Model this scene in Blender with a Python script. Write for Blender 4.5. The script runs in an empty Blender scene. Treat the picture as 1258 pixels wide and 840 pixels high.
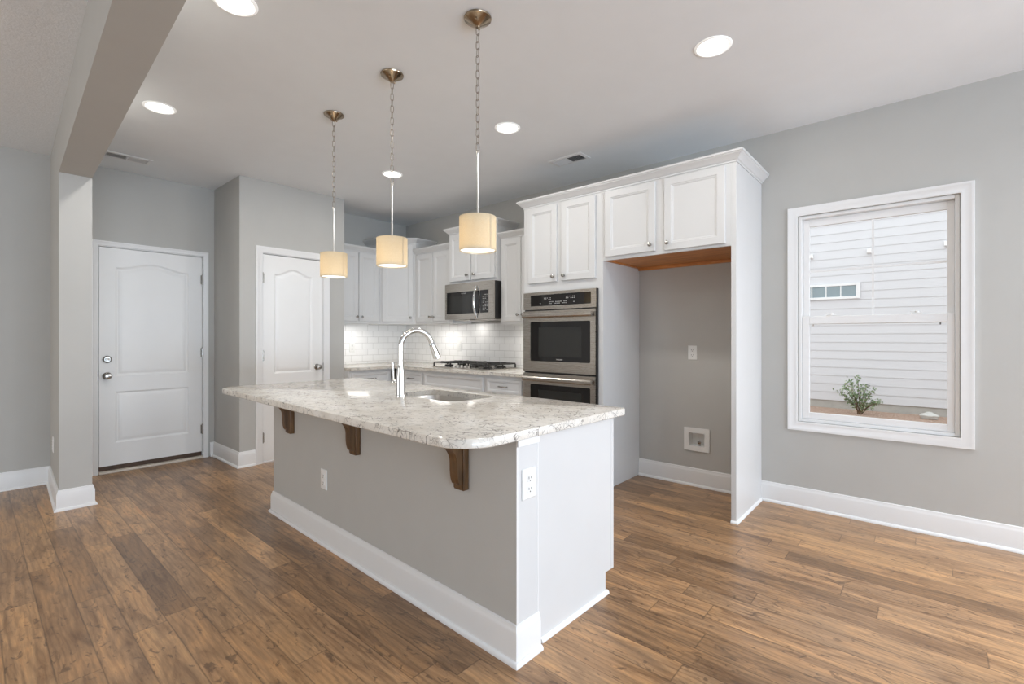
import bpy, bmesh, math, random
from mathutils import Vector, Matrix
PI = math.pi
S = bpy.context.scene
COL = S.collection
random.seed(7)

# ------------------------------------------------------------------ camera
W_PX, F_PX, CY_PX = 1258.0, 583.92, 413.72
HEAD, CAM_Z = 0.7184, 1.228
cam = bpy.data.cameras.new('camera'); cam_o = bpy.data.objects.new('camera', cam); COL.objects.link(cam_o)
cam.sensor_width = 36.0; cam.lens = F_PX / W_PX * 36.0
cam.shift_y = -(420.0 - CY_PX) / W_PX
cam.clip_start = 0.05; cam.clip_end = 200
cam_o.location = (0, 0, CAM_Z); cam_o.rotation_euler = (PI / 2, 0, HEAD - PI / 2)
S.camera = cam_o

# ------------------------------------------------------------------ view, world, daylight fill
S.view_settings.view_transform = 'Standard'; S.view_settings.look = 'None'
S.view_settings.exposure = 0.0; S.view_settings.gamma = 1.0; S.view_settings.use_curve_mapping = False
S.cycles.use_denoising = True
S.cycles.max_bounces = 10; S.cycles.diffuse_bounces = 6; S.cycles.glossy_bounces = 5
S.cycles.transmission_bounces = 8; S.cycles.transparent_max_bounces = 8
S.cycles.sample_clamp_indirect = 6.0; S.cycles.caustics_reflective = False; S.cycles.caustics_refractive = False
world = bpy.data.worlds.new('overcast_sky'); S.world = world; world.use_nodes = True
bgn = world.node_tree.nodes['Background']
bgn.inputs['Color'].default_value = (0.94, 0.97, 1.0, 1); bgn.inputs['Strength'].default_value = 1.9

def area(name, loc, rot, sx, sy, watts, col):
    l = bpy.data.lights.new(name, 'AREA'); l.shape = 'RECTANGLE'; l.size = sx; l.size_y = sy
    l.energy = watts; l.color = col
    o = bpy.data.objects.new(name, l); COL.objects.link(o); o.location = loc; o.rotation_euler = rot
    return o
# added fill lights in the unseen room behind and beside the camera, daylight tinted
DAY = (.975, .99, 1.02)
area('rear_daylight_fill', (-2.0, -6.2, 1.3), (PI / 2, 0, 0), 2.8, 2.1, 48, DAY)  # added fill behind the camera, its windows are unseen
area('low_uplight_fill', (-.2, -5.2, .6), (PI / 2 + 1.0, 0, 0), 5.5, 1.0, 305, (.74, .97, 1.24))  # added low uplight floating in the unseen room to brighten the ceiling
area('side_floor_fill', (3.93, -2.15, 1.35), (0, PI / 2 - .7, 0), 1.7, 2.2, 50, DAY)  # added unseen source tilted down to brighten the floor
area('steep_floor_fill', (3.93, -1.6, 1.9), (.35, PI / 2 - 1.0, 0), .9, 1.2, 47, DAY)  # second added fill, tilted further down; the wall has no transom
area('side_room_fill', (-3.93, 3.3, 1.35), (0, -PI / 2, 0), 1.7, 2.4, 54, (1, .99, .97))  # added fill for the side room, the wall behind it is solid
DOWNLIGHT_W, PENDANT_W, UNDER_W = 7.5, 0.15, 1.5

# ------------------------------------------------------------------ helpers
class MB:
    """Collects faces for one mesh."""
    def __init__(s): s.bm = bmesh.new()
    def quadring(s, a, b):
        n = len(a)
        for i in range(n): s.f(a[i], a[(i + 1) % n], b[(i + 1) % n], b[i])
    def f(s, *v):
        try: return s.bm.faces.new(v)
        except ValueError: return None
    def vs(s, pts): return [s.bm.verts.new(p) for p in pts]
    def box(s, x0, y0, z0, x1, y1, z1, bev=0.0, seg=2):
        x0, x1 = sorted((x0, x1)); y0, y1 = sorted((y0, y1)); z0, z1 = sorted((z0, z1))
        v = s.vs([(x0, y0, z0), (x1, y0, z0), (x1, y1, z0), (x0, y1, z0), (x0, y0, z1), (x1, y0, z1), (x1, y1, z1), (x0, y1, z1)])
        fs = [s.f(v[3], v[2], v[1], v[0]), s.f(v[4], v[5], v[6], v[7])]
        for i in range(4): fs.append(s.f(v[i], v[(i + 1) % 4], v[(i + 1) % 4 + 4], v[i + 4]))
        if bev > 0:
            es = list({e for q in fs for e in q.edges})
            bmesh.ops.bevel(s.bm, geom=es, offset=bev, segments=seg, profile=0.5, affect='EDGES', clamp_overlap=True)
        return s
    def prism(s, pts, z0, z1):
        a = s.vs([(x, y, z0) for x, y in pts]); b = s.vs([(x, y, z1) for x, y in pts])
        s.quadring(a, b); s.f(*reversed(a)); s.f(*b); return s
    def loft(s, rings, cap0=True, cap1=True, closed=True):
        R = [s.vs(r) for r in rings]
        for a, b in zip(R, R[1:]):
            n = len(a)
            for i in range(n if closed else n - 1): s.f(a[i], a[(i + 1) % n], b[(i + 1) % n], b[i])
        if cap0: s.f(*reversed(R[0]))
        if cap1: s.f(*R[-1])
        return s
    def lathe(s, prof, c=(0, 0, 0), axis=(0, 0, 1), seg=32, cap0=True, cap1=True):
        q = Vector((0, 0, 1)).rotation_difference(Vector(axis).normalized()); c = Vector(c)
        rings = []
        for r, z in prof:
            rings.append([c + q @ Vector((max(r, 1e-5) * math.cos(t), max(r, 1e-5) * math.sin(t), z)) for t in [2 * PI * k / seg for k in range(seg)]])
        return s.loft(rings, cap0, cap1)
    def tube(s, pts, r, seg=12, closed=False, caps=True):
        P = [Vector(p) for p in pts]; n = len(P); rad = r if isinstance(r, (list, tuple)) else [r] * n
        def tan(i):
            if closed: return (P[(i + 1) % n] - P[i - 1]).normalized()
            return (P[min(i + 1, n - 1)] - P[max(i - 1, 0)]).normalized()
        t = tan(0); up = Vector((0, 0, 1)) if abs(t.z) < 0.9 else Vector((1, 0, 0))
        u = t.cross(up).normalized(); rings = []
        for i in range(n):
            t = tan(i); u = (u - t * u.dot(t)).normalized(); w = t.cross(u)
            rings.append([P[i] + (u * math.cos(a) + w * math.sin(a)) * rad[i] for a in [2 * PI * k / seg for k in range(seg)]])
        if closed:
            R = [s.vs(x) for x in rings]
            for i in range(n): s.quadring(R[i], R[(i + 1) % n])
        else: s.loft(rings, caps, caps)
        return s
    def sweep(s, path, prof, closed=False, mp=None):
        """Sweep profile (out, h) along a 2D path, out = right-hand side of travel, corners mitred."""
        mp = mp or (lambda x, y, h: (x, y, h))
        P = [Vector(p) for p in path]; n = len(P); rings = []
        def nor(a, b):
            d = (b - a).normalized(); return Vector((d.y, -d.x))
        for i in range(n):
            if closed: n0, n1 = nor(P[i - 1], P[i]), nor(P[i], P[(i + 1) % n])
            else:
                n0 = nor(P[i - 1], P[i]) if i > 0 else nor(P[i], P[i + 1])
                n1 = nor(P[i], P[i + 1]) if i < n - 1 else n0
            m = (n0 + n1) / (1 + n0.dot(n1))
            rings.append([mp(P[i].x + m.x * o, P[i].y + m.y * o, h) for o, h in prof])
        if closed:
            R = [s.vs(x) for x in rings]
            for i in range(n): s.quadring(R[i], R[(i + 1) % n])
        else: s.loft(rings)
        return s
    def fill(s, loops, flip=False):
        """Planar fill between vertex loops (first outer, others holes)."""
        es = []
        for L in loops:
            for i in range(len(L)):
                a, b = L[i], L[(i + 1) % len(L)]
                es.append(s.bm.edges.get((a, b)) or s.bm.edges.new((a, b)))
        bmesh.ops.triangle_fill(s.bm, use_beauty=True, use_dissolve=False, edges=es)
    def build(s, name, mat, parent=None, off=(0, 0, 0), smooth=None, recalc=True):
        if recalc: bmesh.ops.recalc_face_normals(s.bm, faces=s.bm.faces[:])
        if off != (0, 0, 0): bmesh.ops.translate(s.bm, verts=s.bm.verts[:], vec=-Vector(off))
        me = bpy.data.meshes.new(name); s.bm.to_mesh(me); s.bm.free()
        if smooth is not None:
            for p in me.polygons: p.use_smooth = True
            me.set_sharp_from_angle(angle=math.radians(smooth))
        if mat is not None: me.materials.append(mat)
        o = bpy.data.objects.new(name, me); COL.objects.link(o)
        if parent is not None: o.parent = parent
        return o

def tag(o, label=None, cat=None, group=None, kind=None):
    for k, v in (('label', label), ('category', cat), ('group', group), ('kind', kind)):
        if v: o[k] = v
    return o
def thing(name, label, cat, loc=(0, 0, 0), rz=0.0, group=None):
    o = bpy.data.objects.new(name, None); COL.objects.link(o); o.location = loc; o.rotation_euler = (0, 0, rz)
    o.empty_display_size = 0.1
    return tag(o, label, cat, group)
def struct(name, loc=(0, 0, 0), rz=0.0):
    o = bpy.data.objects.new(name, None); COL.objects.link(o); o.location = loc; o.rotation_euler = (0, 0, rz)
    o['kind'] = 'structure'; return o
def S_(o):
    o['kind'] = 'structure'; return o
def text_mesh(name, txt, size, mat, parent, mtx):
    cu = bpy.data.curves.new(name, 'FONT'); cu.body = txt; cu.size = size; cu.extrude = 0.0002; cu.align_x = 'CENTER'; cu.align_y = 'CENTER'
    t = bpy.data.objects.new(name + '_tmp', cu); COL.objects.link(t)
    me = bpy.data.meshes.new_from_object(t.evaluated_get(bpy.context.evaluated_depsgraph_get()))
    bpy.data.objects.remove(t); bpy.data.curves.remove(cu)
    me.name = name; me.materials.clear(); me.materials.append(mat); me.transform(mtx)
    o = bpy.data.objects.new(name, me); COL.objects.link(o); o.parent = parent; return o
def rrect(x0, y0, x1, y1, r, n=8, z=0.0):
    r = r if isinstance(r, (list, tuple)) else [r] * 4
    out = []
    for (cx, cy, a0), q in zip([(x0, y0, PI), (x1, y0, 1.5 * PI), (x1, y1, 0), (x0, y1, .5 * PI)], r):
        sx = 1 if cx == x0 else -1; sy = 1 if cy == y0 else -1
        for k in range(n + 1):
            a = a0 + .5 * PI * k / n
            out.append((cx + sx * q + q * math.cos(a), cy + sy * q + q * math.sin(a), z))
    return out

# ------------------------------------------------------------------ materials
def srgb(r, g, b):
    return tuple(((c / 255) / 12.92 if c <= 10 else (((c / 255) + .055) / 1.055) ** 2.4) for c in (r, g, b))
class NT:
    def __init__(s, name):
        s.m = bpy.data.materials.new(name); s.m.use_nodes = True; s.t = s.m.node_tree; s.t.nodes.clear()
        s.out = s.n('ShaderNodeOutputMaterial'); s.b = s.n('ShaderNodeBsdfPrincipled'); s.l(s.b.outputs[0], s.out.inputs[0])
    def n(s, t, **kw):
        x = s.t.nodes.new(t)
        for k, v in kw.items(): setattr(x, k, v)
        return x
    def l(s, a, b): s.t.links.new(a, b)
    def set(s, node, **kw):
        for k, v in kw.items():
            i = node.inputs[k.replace('_', ' ')]
            if hasattr(v, 'is_output'): s.l(v, i)
            elif isinstance(v, (tuple, list)) and len(v) == 3 and len(i.default_value) == 4: i.default_value = (*v, 1)
            else: i.default_value = v
        return node
    def math(s, op, a, b=None, c=None):
        x = s.n('ShaderNodeMath', operation=op)
        for i, v in enumerate((a, b, c)):
            if v is None: continue
            if hasattr(v, 'is_output'): s.l(v, x.inputs[i])
            else: x.inputs[i].default_value = v
        return x.outputs[0]
    def ramp(s, fac, stops, interp='LINEAR'):
        x = s.n('ShaderNodeValToRGB'); x.color_ramp.interpolation = interp; e = x.color_ramp.elements
        while len(e) < len(stops): e.new(0.5)
        for q, (p, c) in zip(e, stops): q.position = p; q.color = (*c, 1) if len(c) == 3 else c
        s.l(fac, x.inputs[0]); return x.outputs[0]
    def mix(s, fac, a, b, mode='MIX'):
        x = s.n('ShaderNodeMix', data_type='RGBA', blend_type=mode)
        for i, v in ((0, fac), (6, a), (7, b)):
            if hasattr(v, 'is_output'): s.l(v, x.inputs[i])
            elif i == 0: x.inputs[0].default_value = v
            else: x.inputs[i].default_value = (*v, 1)
        return x.outputs[2]
    def obj(s, scale=(1, 1, 1), rot=(0, 0, 0)):
        c = s.n('ShaderNodeTexCoord'); m = s.n('ShaderNodeMapping'); m.inputs['Scale'].default_value = scale; m.inputs['Rotation'].default_value = rot
        s.l(c.outputs['Object'], m.inputs[0]); return m.outputs[0]
    def noise(s, vec, scale, detail=3, rough=.5, dist=0.0):
        x = s.n('ShaderNodeTexNoise'); s.l(vec, x.inputs['Vector'])
        x.inputs['Scale'].default_value = scale; x.inputs['Detail'].default_value = detail; x.inputs['Roughness'].default_value = rough; x.inputs['Distortion'].default_value = dist
        return x.outputs['Fac']
    def bump(s, h, strength, dist=.01):
        x = s.n('ShaderNodeBump'); x.inputs['Strength'].default_value = strength; x.inputs['Distance'].default_value = dist
        s.l(h, x.inputs['Height']); s.l(x.outputs[0], s.b.inputs['Normal'])

def plain(name, col, rough=.5, metal=0.0, var=0.03, vs=6.0, bump=0.0, bs=60.0, spec=.5, coat=0.0):
    t = NT(name); v = t.obj()
    f = t.noise(v, vs, 3)
    c = t.ramp(f, [(.3, tuple(x * (1 - var) for x in col)), (.7, tuple(min(1, x * (1 + var)) for x in col))])
    t.set(t.b, Base_Color=c, Roughness=rough, Metallic=metal, Specular_IOR_Level=spec, Coat_Weight=coat)
    if bump: t.bump(t.noise(v, bs, 4), bump, .004)
    return t.m
def steel(name, col, rough=.28, scale=(2, 2, 120), amount=.1):
    t = NT(name); f = t.noise(t.obj(scale), 4, 4)
    t.set(t.b, Base_Color=t.ramp(f, [(.3, tuple(x * (1 - amount) for x in col)), (.7, tuple(x * (1 + amount) for x in col))]), Metallic=1.0,
          Roughness=t.math('MULTIPLY_ADD', f, .12, rough - .06))
    return t.m
def emit(name, col, strength):
    t = NT(name); t.set(t.b, Base_Color=col, Emission_Color=col, Emission_Strength=strength, Roughness=.6); return t.m

WALL = plain('greige_wall_paint', (.499, .492, .468), .75, var=.012, bump=.06, bs=220, spec=.25)
CEIL = plain('ceiling_paint', (.83, .85, .865), .85, var=.01, bump=.05, bs=150, spec=.2)
CEILT = plain('textured_ceiling_paint', (.81, .825, .835), .9, var=.03, vs=40, bump=.7, bs=90, spec=.2)
TRIM = plain('white_trim_paint', (.80, .80, .795), .38, var=.008)
CAB = plain('white_cabinet_paint', (.66, .66, .655), .36, var=.008)
DOORP = plain('white_door_paint', (.84, .84, .83), .42, var=.008)
PLASTIC = plain('white_plastic', (.80, .80, .78), .35, var=.01)
DARK = plain('dark_slot', (.03, .028, .025), .6)
SWEEP = plain('brown_door_sweep', (.075, .045, .028), .6, var=.2, vs=20)
SILL = plain('cream_threshold', (.66, .60, .52), .5)
STEEL = steel('brushed_steel', (.52, .485, .44), .27, (3, 3, 400), .03)
STEELV = steel('brushed_steel_side', (.58, .55, .51), .3, (2, 300, 2), .05)
CHROME = plain('polished_chrome', (.72, .72, .71), .09, 1.0, var=.02)
NICKEL = plain('satin_nickel', (.40, .385, .36), .22, 1.0, var=.05)
BRASS = plain('brushed_bronze_nickel', (.36, .285, .205), .2, 1.0, var=.12, vs=20)
RODM = plain('pendant_rod_nickel', (.60, .57, .52), .3, 1.0)
CHAIN = plain('dark_nickel_chain', (.33, .29, .25), .3, 1.0)
BLACKG = plain('black_glass', (.008, .007, .007), .06, spec=.6)
WINDOWG = plain('oven_window_glass', (.022, .022, .020), .1, spec=.6)
IRON = plain('cast_iron', (.018, .017, .016), .45, bump=.2, bs=200)
BLACKP = plain('black_enamel', (.012, .010, .010), .35)
PRINT = plain('pale_print', (.55, .55, .53), .5)
FOAM = emit('lit_diffuser', (1.0, .95, .86), 1.6)
LED = emit('led_lens', (1.0, .985, .95), 9.0)
CONCRETE = plain('foundation_concrete', (.48, .47, .44), .9, var=.08, vs=8)
SIDING = plain('painted_lap_siding', (.70, .70, .72), .7, var=.01)
EXTTRIM = plain('exterior_white_trim', (.86, .86, .86), .6)
EXTGLASS = plain('exterior_window_glass', (.30, .37, .40), .12, spec=.8)

def wood(name, dark, mid, light, scale=(18, 18, 2), rough=.42):
    t = NT(name); v = t.obj(scale); f = t.noise(v, 1.6, 6, .6, .6); g = t.noise(v, 9, 3)
    c = t.ramp(f, [(.28, dark), (.5, mid), (.74, light)]); c = t.mix(.35, c, t.ramp(g, [(.35, dark), (.65, light)]), 'OVERLAY')
    t.set(t.b, Base_Color=c, Roughness=rough); return t.m
CORBEL = wood('stained_oak', (.06, .032, .013), (.15, .082, .034), (.25, .15, .07))
RAWWOOD = wood('varnished_maple', (.36, .14, .035), (.55, .26, .07), (.70, .38, .13), (3, 30, 30), .45)

def quartz():
    t = NT('veined_quartz'); v = t.obj((1, 1, 1))
    warp = t.n('ShaderNodeTexNoise'); warp.inputs['Scale'].default_value = 9; warp.inputs['Detail'].default_value = 3; t.l(v, warp.inputs['Vector'])
    add = t.n('ShaderNodeVectorMath', operation='MULTIPLY_ADD'); t.l(warp.outputs['Color'], add.inputs[0]); add.inputs[1].default_value = (.12, .12, .12); t.l(v, add.inputs[2])
    vv = add.outputs[0]
    def veins(sc, rot, width, mask_sc, lo, hi):
        m = t.n('ShaderNodeMapping'); m.inputs['Scale'].default_value = (1, .55, 1); m.inputs['Rotation'].default_value = (0, 0, rot); t.l(vv, m.inputs[0])
        x = t.n('ShaderNodeTexVoronoi', feature='DISTANCE_TO_EDGE'); x.inputs['Scale'].default_value = sc; t.l(m.outputs[0], x.inputs['Vector'])
        line = t.ramp(x.outputs['Distance'], [(0, (1, 1, 1)), (width, (0, 0, 0))])
        k = t.ramp(t.noise(v, mask_sc, 3), [(lo, (0, 0, 0)), (hi, (1, 1, 1))])
        return t.math('MULTIPLY', line, k)
    a = veins(26, .6, .050, 14, .48, .57); b = veins(48, -.5, .060, 24, .50, .60); e = veins(80, .2, .09, 40, .53, .62)
    f = t.noise(v, 9, 4); g = t.noise(v, 70, 3)
    base = t.ramp(f, [(.3, (.63, .58, .51)), (.5, (.72, .68, .615)), (.72, (.77, .74, .69))])
    base = t.mix(t.ramp(g, [(.56, (0, 0, 0)), (.74, (.28, .28, .28))]), base, (.55, .50, .45))
    c = t.mix(t.math('MULTIPLY', a, .9), base, (.10, .085, .075)); c = t.mix(t.math('MULTIPLY', b, .85), c, (.14, .12, .105)); c = t.mix(t.math('MULTIPLY', e, .6), c, (.26, .23, .20))
    t.set(t.b, Base_Color=c, Roughness=.14, Specular_IOR_Level=.5); return t.m
QUARTZ = quartz()

def planks():
    t = NT('plank_floor'); co = t.n('ShaderNodeTexCoord'); sp = t.n('ShaderNodeSeparateXYZ'); t.l(co.outputs['Object'], sp.inputs[0])
    PW, PL = .12, 1.22
    x = t.math('ADD', t.math('DIVIDE', sp.outputs[0], PW), 40.275 + 0.0); row = t.math('FLOOR', x); fx = t.math('FRACT', x)
    wn = t.n('ShaderNodeTexWhiteNoise', noise_dimensions='1D'); t.l(row, wn.inputs['W'])
    y = t.math('ADD', t.math('DIVIDE', sp.outputs[1], PL), t.math('MULTIPLY_ADD', wn.outputs['Value'], 7.3, 30.0)); colm = t.math('FLOOR', y); fy = t.math('FRACT', y)
    cb = t.n('ShaderNodeCombineXYZ'); t.l(row, cb.inputs[0]); t.l(colm, cb.inputs[1])
    wid = t.n('ShaderNodeTexWhiteNoise', noise_dimensions='2D'); t.l(cb.outputs[0], wid.inputs['Vector'])
    # grain coordinates, shifted per plank
    gx = t.math('MULTIPLY_ADD', wid.outputs['Value'], 37.0, sp.outputs[0]); gy = t.math('MULTIPLY_ADD', wid.outputs['Value'], 91.0, sp.outputs[1])
    g3 = t.n('ShaderNodeCombineXYZ'); t.l(gx, g3.inputs[0]); t.l(gy, g3.inputs[1])
    def mp(sx, sy):
        m = t.n('ShaderNodeMapping'); m.inputs['Scale'].default_value = (sx, sy, 1); t.l(g3.outputs[0], m.inputs[0]); return m.outputs[0]
    fine = t.noise(mp(60, 4), 2.2, 5, .65, .4); broad = t.noise(mp(10, 1.7), 1.3, 5, .62, 1.1); blot = t.noise(mp(5, 2.4), 1.1, 3, .5, .3)
    wv = t.n('ShaderNodeTexWave', wave_type='BANDS', bands_direction='X'); wv.inputs['Scale'].default_value = 1.0; wv.inputs['Distortion'].default_value = 11.0; wv.inputs['Detail'].default_value = 2.0; wv.inputs['Detail Scale'].default_value = .8
    t.l(mp(13, 2.6), wv.inputs['Vector'])
    tone = t.ramp(wid.outputs['Value'], [(0, (0.218, 0.132, 0.071)), (.2, (0.302, 0.182, 0.096)), (.45, (0.392, 0.238, 0.126)), (.65, (0.336, 0.211, 0.118)), (.85, (0.459, 0.282, 0.146)), (1, (0.358, 0.209, 0.105))])
    c = t.mix(.75, tone, t.ramp(broad, [(.30, (.20, .16, .13)), (.5, (.5, .49, .48)), (.70, (.78, .71, .60))]), 'OVERLAY')
    c = t.mix(.35, c, t.ramp(fine, [(.3, (.22, .2, .18)), (.7, (.74, .72, .7))]), 'OVERLAY')
    c = t.mix(.20, c, t.ramp(wv.outputs['Fac'], [(.05, (.16, .13, .11)), (.4, (.55, .55, .55)), (.9, (.6, .6, .58))]), 'OVERLAY')
    kn = t.ramp(t.noise(mp(20, 9), 1.2, 4, .6, 1.6), [(.585, (0, 0, 0)), (.66, (1, 1, 1))])
    c = t.mix(t.math('MULTIPLY', kn, .62), c, (.085, .05, .03))
    c = t.mix(t.math('MULTIPLY', t.ramp(blot, [(.55, (0, 0, 0)), (.75, (1, 1, 1))]), .35), c, (.20, .14, .095))
    ex = t.math('MULTIPLY', t.math('MINIMUM', fx, t.math('SUBTRACT', 1.0, fx)), PW); ey = t.math('MULTIPLY', t.math('MINIMUM', fy, t.math('SUBTRACT', 1.0, fy)), PL)
    seam = t.ramp(t.math('MINIMUM', ex, ey), [(.0006, (1, 1, 1)), (.0022, (0, 0, 0))])
    c = t.mix(t.math('MULTIPLY', seam, .55), c, (.05, .032, .02))
    t.set(t.b, Base_Color=c, Roughness=t.math('MULTIPLY_ADD', fine, .14, .24), Specular_IOR_Level=.5)
    h = t.math('SUBTRACT', t.math('MULTIPLY', fine, .35), seam); t.bump(h, .22, .0012)
    return t.m
FLOOR = planks()

def tiles():
    t = NT('white_subway_tile'); co = t.n('ShaderNodeTexCoord'); sp = t.n('ShaderNodeSeparateXYZ'); t.l(co.outputs['Object'], sp.inputs[0])
    cb = t.n('ShaderNodeCombineXYZ'); t.l(t.math('ADD', sp.outputs[0], sp.outputs[1]), cb.inputs[0]); t.l(sp.outputs[2], cb.inputs[1])
    br = t.n('ShaderNodeTexBrick'); t.l(cb.outputs[0], br.inputs['Vector'])
    t.set(br, Color1=(.88, .875, .865), Color2=(.85, .845, .835), Mortar=(.55, .54, .525), Scale=1.0, Mortar_Size=.002, Mortar_Smooth=.3, Brick_Width=.153, Row_Height=.0767)
    t.set(t.b, Base_Color=br.outputs['Color'], Roughness=.12)
    t.bump(t.math('SUBTRACT', 1.0, br.outputs['Fac']), .5, .002); return t.m
TILE = tiles()

def mulch():
    t = NT('pine_straw_mulch'); v = t.obj((3, 14, 3)); f = t.noise(v, 5, 6, .7, 1.0)
    t.set(t.b, Base_Color=t.ramp(f, [(.3, (.26, .16, .115)), (.5, (.52, .36, .275)), (.7, (.72, .57, .47))]), Roughness=.95); t.bump(f, .8, .03); return t.m
MULCH = mulch()
def leafmat():
    t = NT('shrub_leaf'); f = t.noise(t.obj(), 30, 2)
    t.set(t.b, Base_Color=t.ramp(f, [(.35, (.10, .17, .08)), (.55, (.22, .31, .15)), (.7, (.46, .50, .26))]), Roughness=.55); return t.m
LEAF = leafmat()
def shade_mat():
    t = NT('cream_linen_shade'); v = t.obj((140, 140, 900)); f = t.noise(v, 1, 2)
    c = t.ramp(f, [(.3, (.78, .70, .54)), (.7, (.86, .79, .64))])
    d = t.n('ShaderNodeBsdfDiffuse'); t.l(c, d.inputs[0]); tr = t.n('ShaderNodeBsdfTranslucent'); t.l(c, tr.inputs[0])
    m = t.n('ShaderNodeMixShader'); m.inputs[0].default_value = .5; t.l(d.outputs[0], m.inputs[1]); t.l(tr.outputs[0], m.inputs[2]); t.l(m.outputs[0], t.out.inputs[0]); t.t.nodes.remove(t.b); return t.m
SHADE = shade_mat()
def glass_mat():
    t = NT('window_pane_glass'); tr = t.n('ShaderNodeBsdfTransparent'); tr.inputs[0].default_value = (.97, .985, .985, 1)
    g = t.n('ShaderNodeBsdfGlossy'); g.inputs['Roughness'].default_value = .02; fr = t.n('ShaderNodeLayerWeight'); fr.inputs[0].default_value = .5; fac = t.math('MULTIPLY_ADD', t.math('POWER', fr.outputs['Facing'], 5.0), .5, .025)
    m = t.n('ShaderNodeMixShader'); t.l(fac, m.inputs[0]); t.l(tr.outputs[0], m.inputs[1]); t.l(g.outputs[0], m.inputs[2]); t.l(m.outputs[0], t.out.inputs[0]); t.t.nodes.remove(t.b); return t.m
GLASS = glass_mat()

# ------------------------------------------------------------------ room shell
ZC = 2.745
XW, YD, YB, YP = 3.95, 5.555, 5.38, 4.86          # cabinet wall, entry wall, kitchen back wall, pantry front
XPL, XPR = 1.675, 2.737
def bx(side, y): return (.42 if side == 0 else .598) - (.037 if side == 0 else .038) * (4.612 - y)   # the header's two faces
YR, XL = -6.5, -4.0
S_(MB().box(XL - .1, YR - .1, -.1, XW + .15, YD + .2, 0).build('floor', FLOOR))
S_(MB().prism([(bx(1, YR) - .05, YR - .1), (XW + .15, YR - .1), (XW + .15, YD + .15), (bx(1, YD) - .05, YD + .15)], ZC, ZC + .1).build('ceiling', CEIL))
S_(MB().prism([(XL - .1, YR - .1), (bx(1, YR) - .05, YR - .1), (bx(1, YD) - .05, YD + .15), (XL - .1, YD + .15)], ZC, ZC + .1).build('ceiling_left', CEILT))
S_(MB().prism([(bx(0, YR), YR), (bx(1, YR), YR), (bx(1, 4.612), 4.612), (bx(0, 4.612), 4.612)], 2.391, ZC).build('wall_header', WALL))
S_(MB().prism([(.42, 4.612), (.598, 4.612), (.598, YD), (.455, YD)], 0, ZC).build('wall_column', WALL))
S_(MB().box(XL - .1, YD, 0, .598, YD + .12, ZC).build('wall_far', WALL))
S_(MB().box(XL - .1, YR, 0, XL, YD, ZC).build('wall_left', WALL))
m = MB(); m.box(XL - .1, YR - .1, 0, -3.45, YR, ZC); m.box(-.55, YR - .1, 0, .15, YR, ZC); m.box(3.75, YR - .1, 0, XW + .15, YR, ZC); m.box(.15, YR - .1, 2.48, 3.75, YR, ZC); m.box(-3.45, YR - .1, 2.43, -.55, YR, ZC); m.box(-3.45, YR - .1, 0, -.55, YR, .38); S_(m.build('wall_rear', WALL))  # gaps in this unseen wall are added to admit daylight
# cabinet wall with the window opening and an added unseen one for daylight
WY0, WY1, WZ0, WZ1 = -.150, .707, .618, 2.098
VB = (1.364, 1.496, .325, .438)
m = MB(); m.box(XW, YR, 0, XW + .15, -3.25, ZC); m.box(XW, -1.05, 0, XW + .15, WY0, ZC); m.box(XW, -3.25, 0, XW + .15, -1.05, .5); m.box(XW, -3.25, 2.2, XW + .15, -1.05, ZC); m.box(XW, WY1, 0, XW + .15, VB[0], ZC); m.box(XW, VB[1], 0, XW + .15, YD, ZC); m.box(XW, VB[0], 0, XW + .15, VB[1], VB[2]); m.box(XW, VB[0], VB[3], XW + .15, VB[1], ZC); m.box(XW + .075, VB[0], VB[2], XW + .15, VB[1], VB[3]); m.box(XW, WY0, 0, XW + .15, WY1, WZ0); m.box(XW, WY0, WZ1, XW + .15, WY1, ZC)
S_(m.build('wall_right', WALL))
# entry wall with the door opening
D1X0, D1X1, D1Z = .755, 1.577, 2.047
m = MB(); m.box(.598, YD, 0, D1X0, YD + .12, ZC); m.box(D1X1, YD, 0, XPL + .115, YD + .12, ZC); m.box(D1X0, YD, D1Z, D1X1, YD + .12, ZC)
S_(m.build('wall_entry', WALL))
D2X0, D2X1, D2Z = 1.877, 2.499, 2.047
m = MB(); m.box(XPL, YP, 0, D2X0, YP + .115, ZC); m.box(D2X1, YP, 0, XPR, YP + .115, ZC); m.box(D2X0, YP, D2Z, D2X1, YP + .115, ZC)
m.box(XPL, YP + .115, 0, XPL + .115, YD, ZC); m.box(XPR - .115, YP + .115, 0, XPR, YB, ZC)
S_(m.build('wall_pantry', WALL))
S_(MB().box(XPR - .115, YB, 0, XW, YB + .12, ZC).build('wall_back', WALL))

# baseboards with shoe moulding
BP = [(0, 0), (.027, 0), (.027, .006), (.024, .013), (.019, .018), (.0145, .019), (.0145, .108), (.0125, .117), (.0125, .121), (.009, .127), (.0075, .136), (.006, .143), (0, .146)]
def baseboard(name, path): return S_(MB().sweep(path, BP).build(name, TRIM, smooth=35))
baseboard('baseboard_right', [(XW, .9445), (XW, YR)])
baseboard('baseboard_niche', [(XW, 1.9395), (XW, .9785)])
baseboard('baseboard_left', [(XL, YD), (.455, YD), (.42, 4.612), (.598, 4.612), (.598, YD), (.711, YD)])
baseboard('baseboard_entry', [(1.634, YD), (XPL, YD), (XPL, YP), (1.813, YP)])
baseboard('baseboard_pantry', [(2.569, YP), (XPR, YP)])

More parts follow.
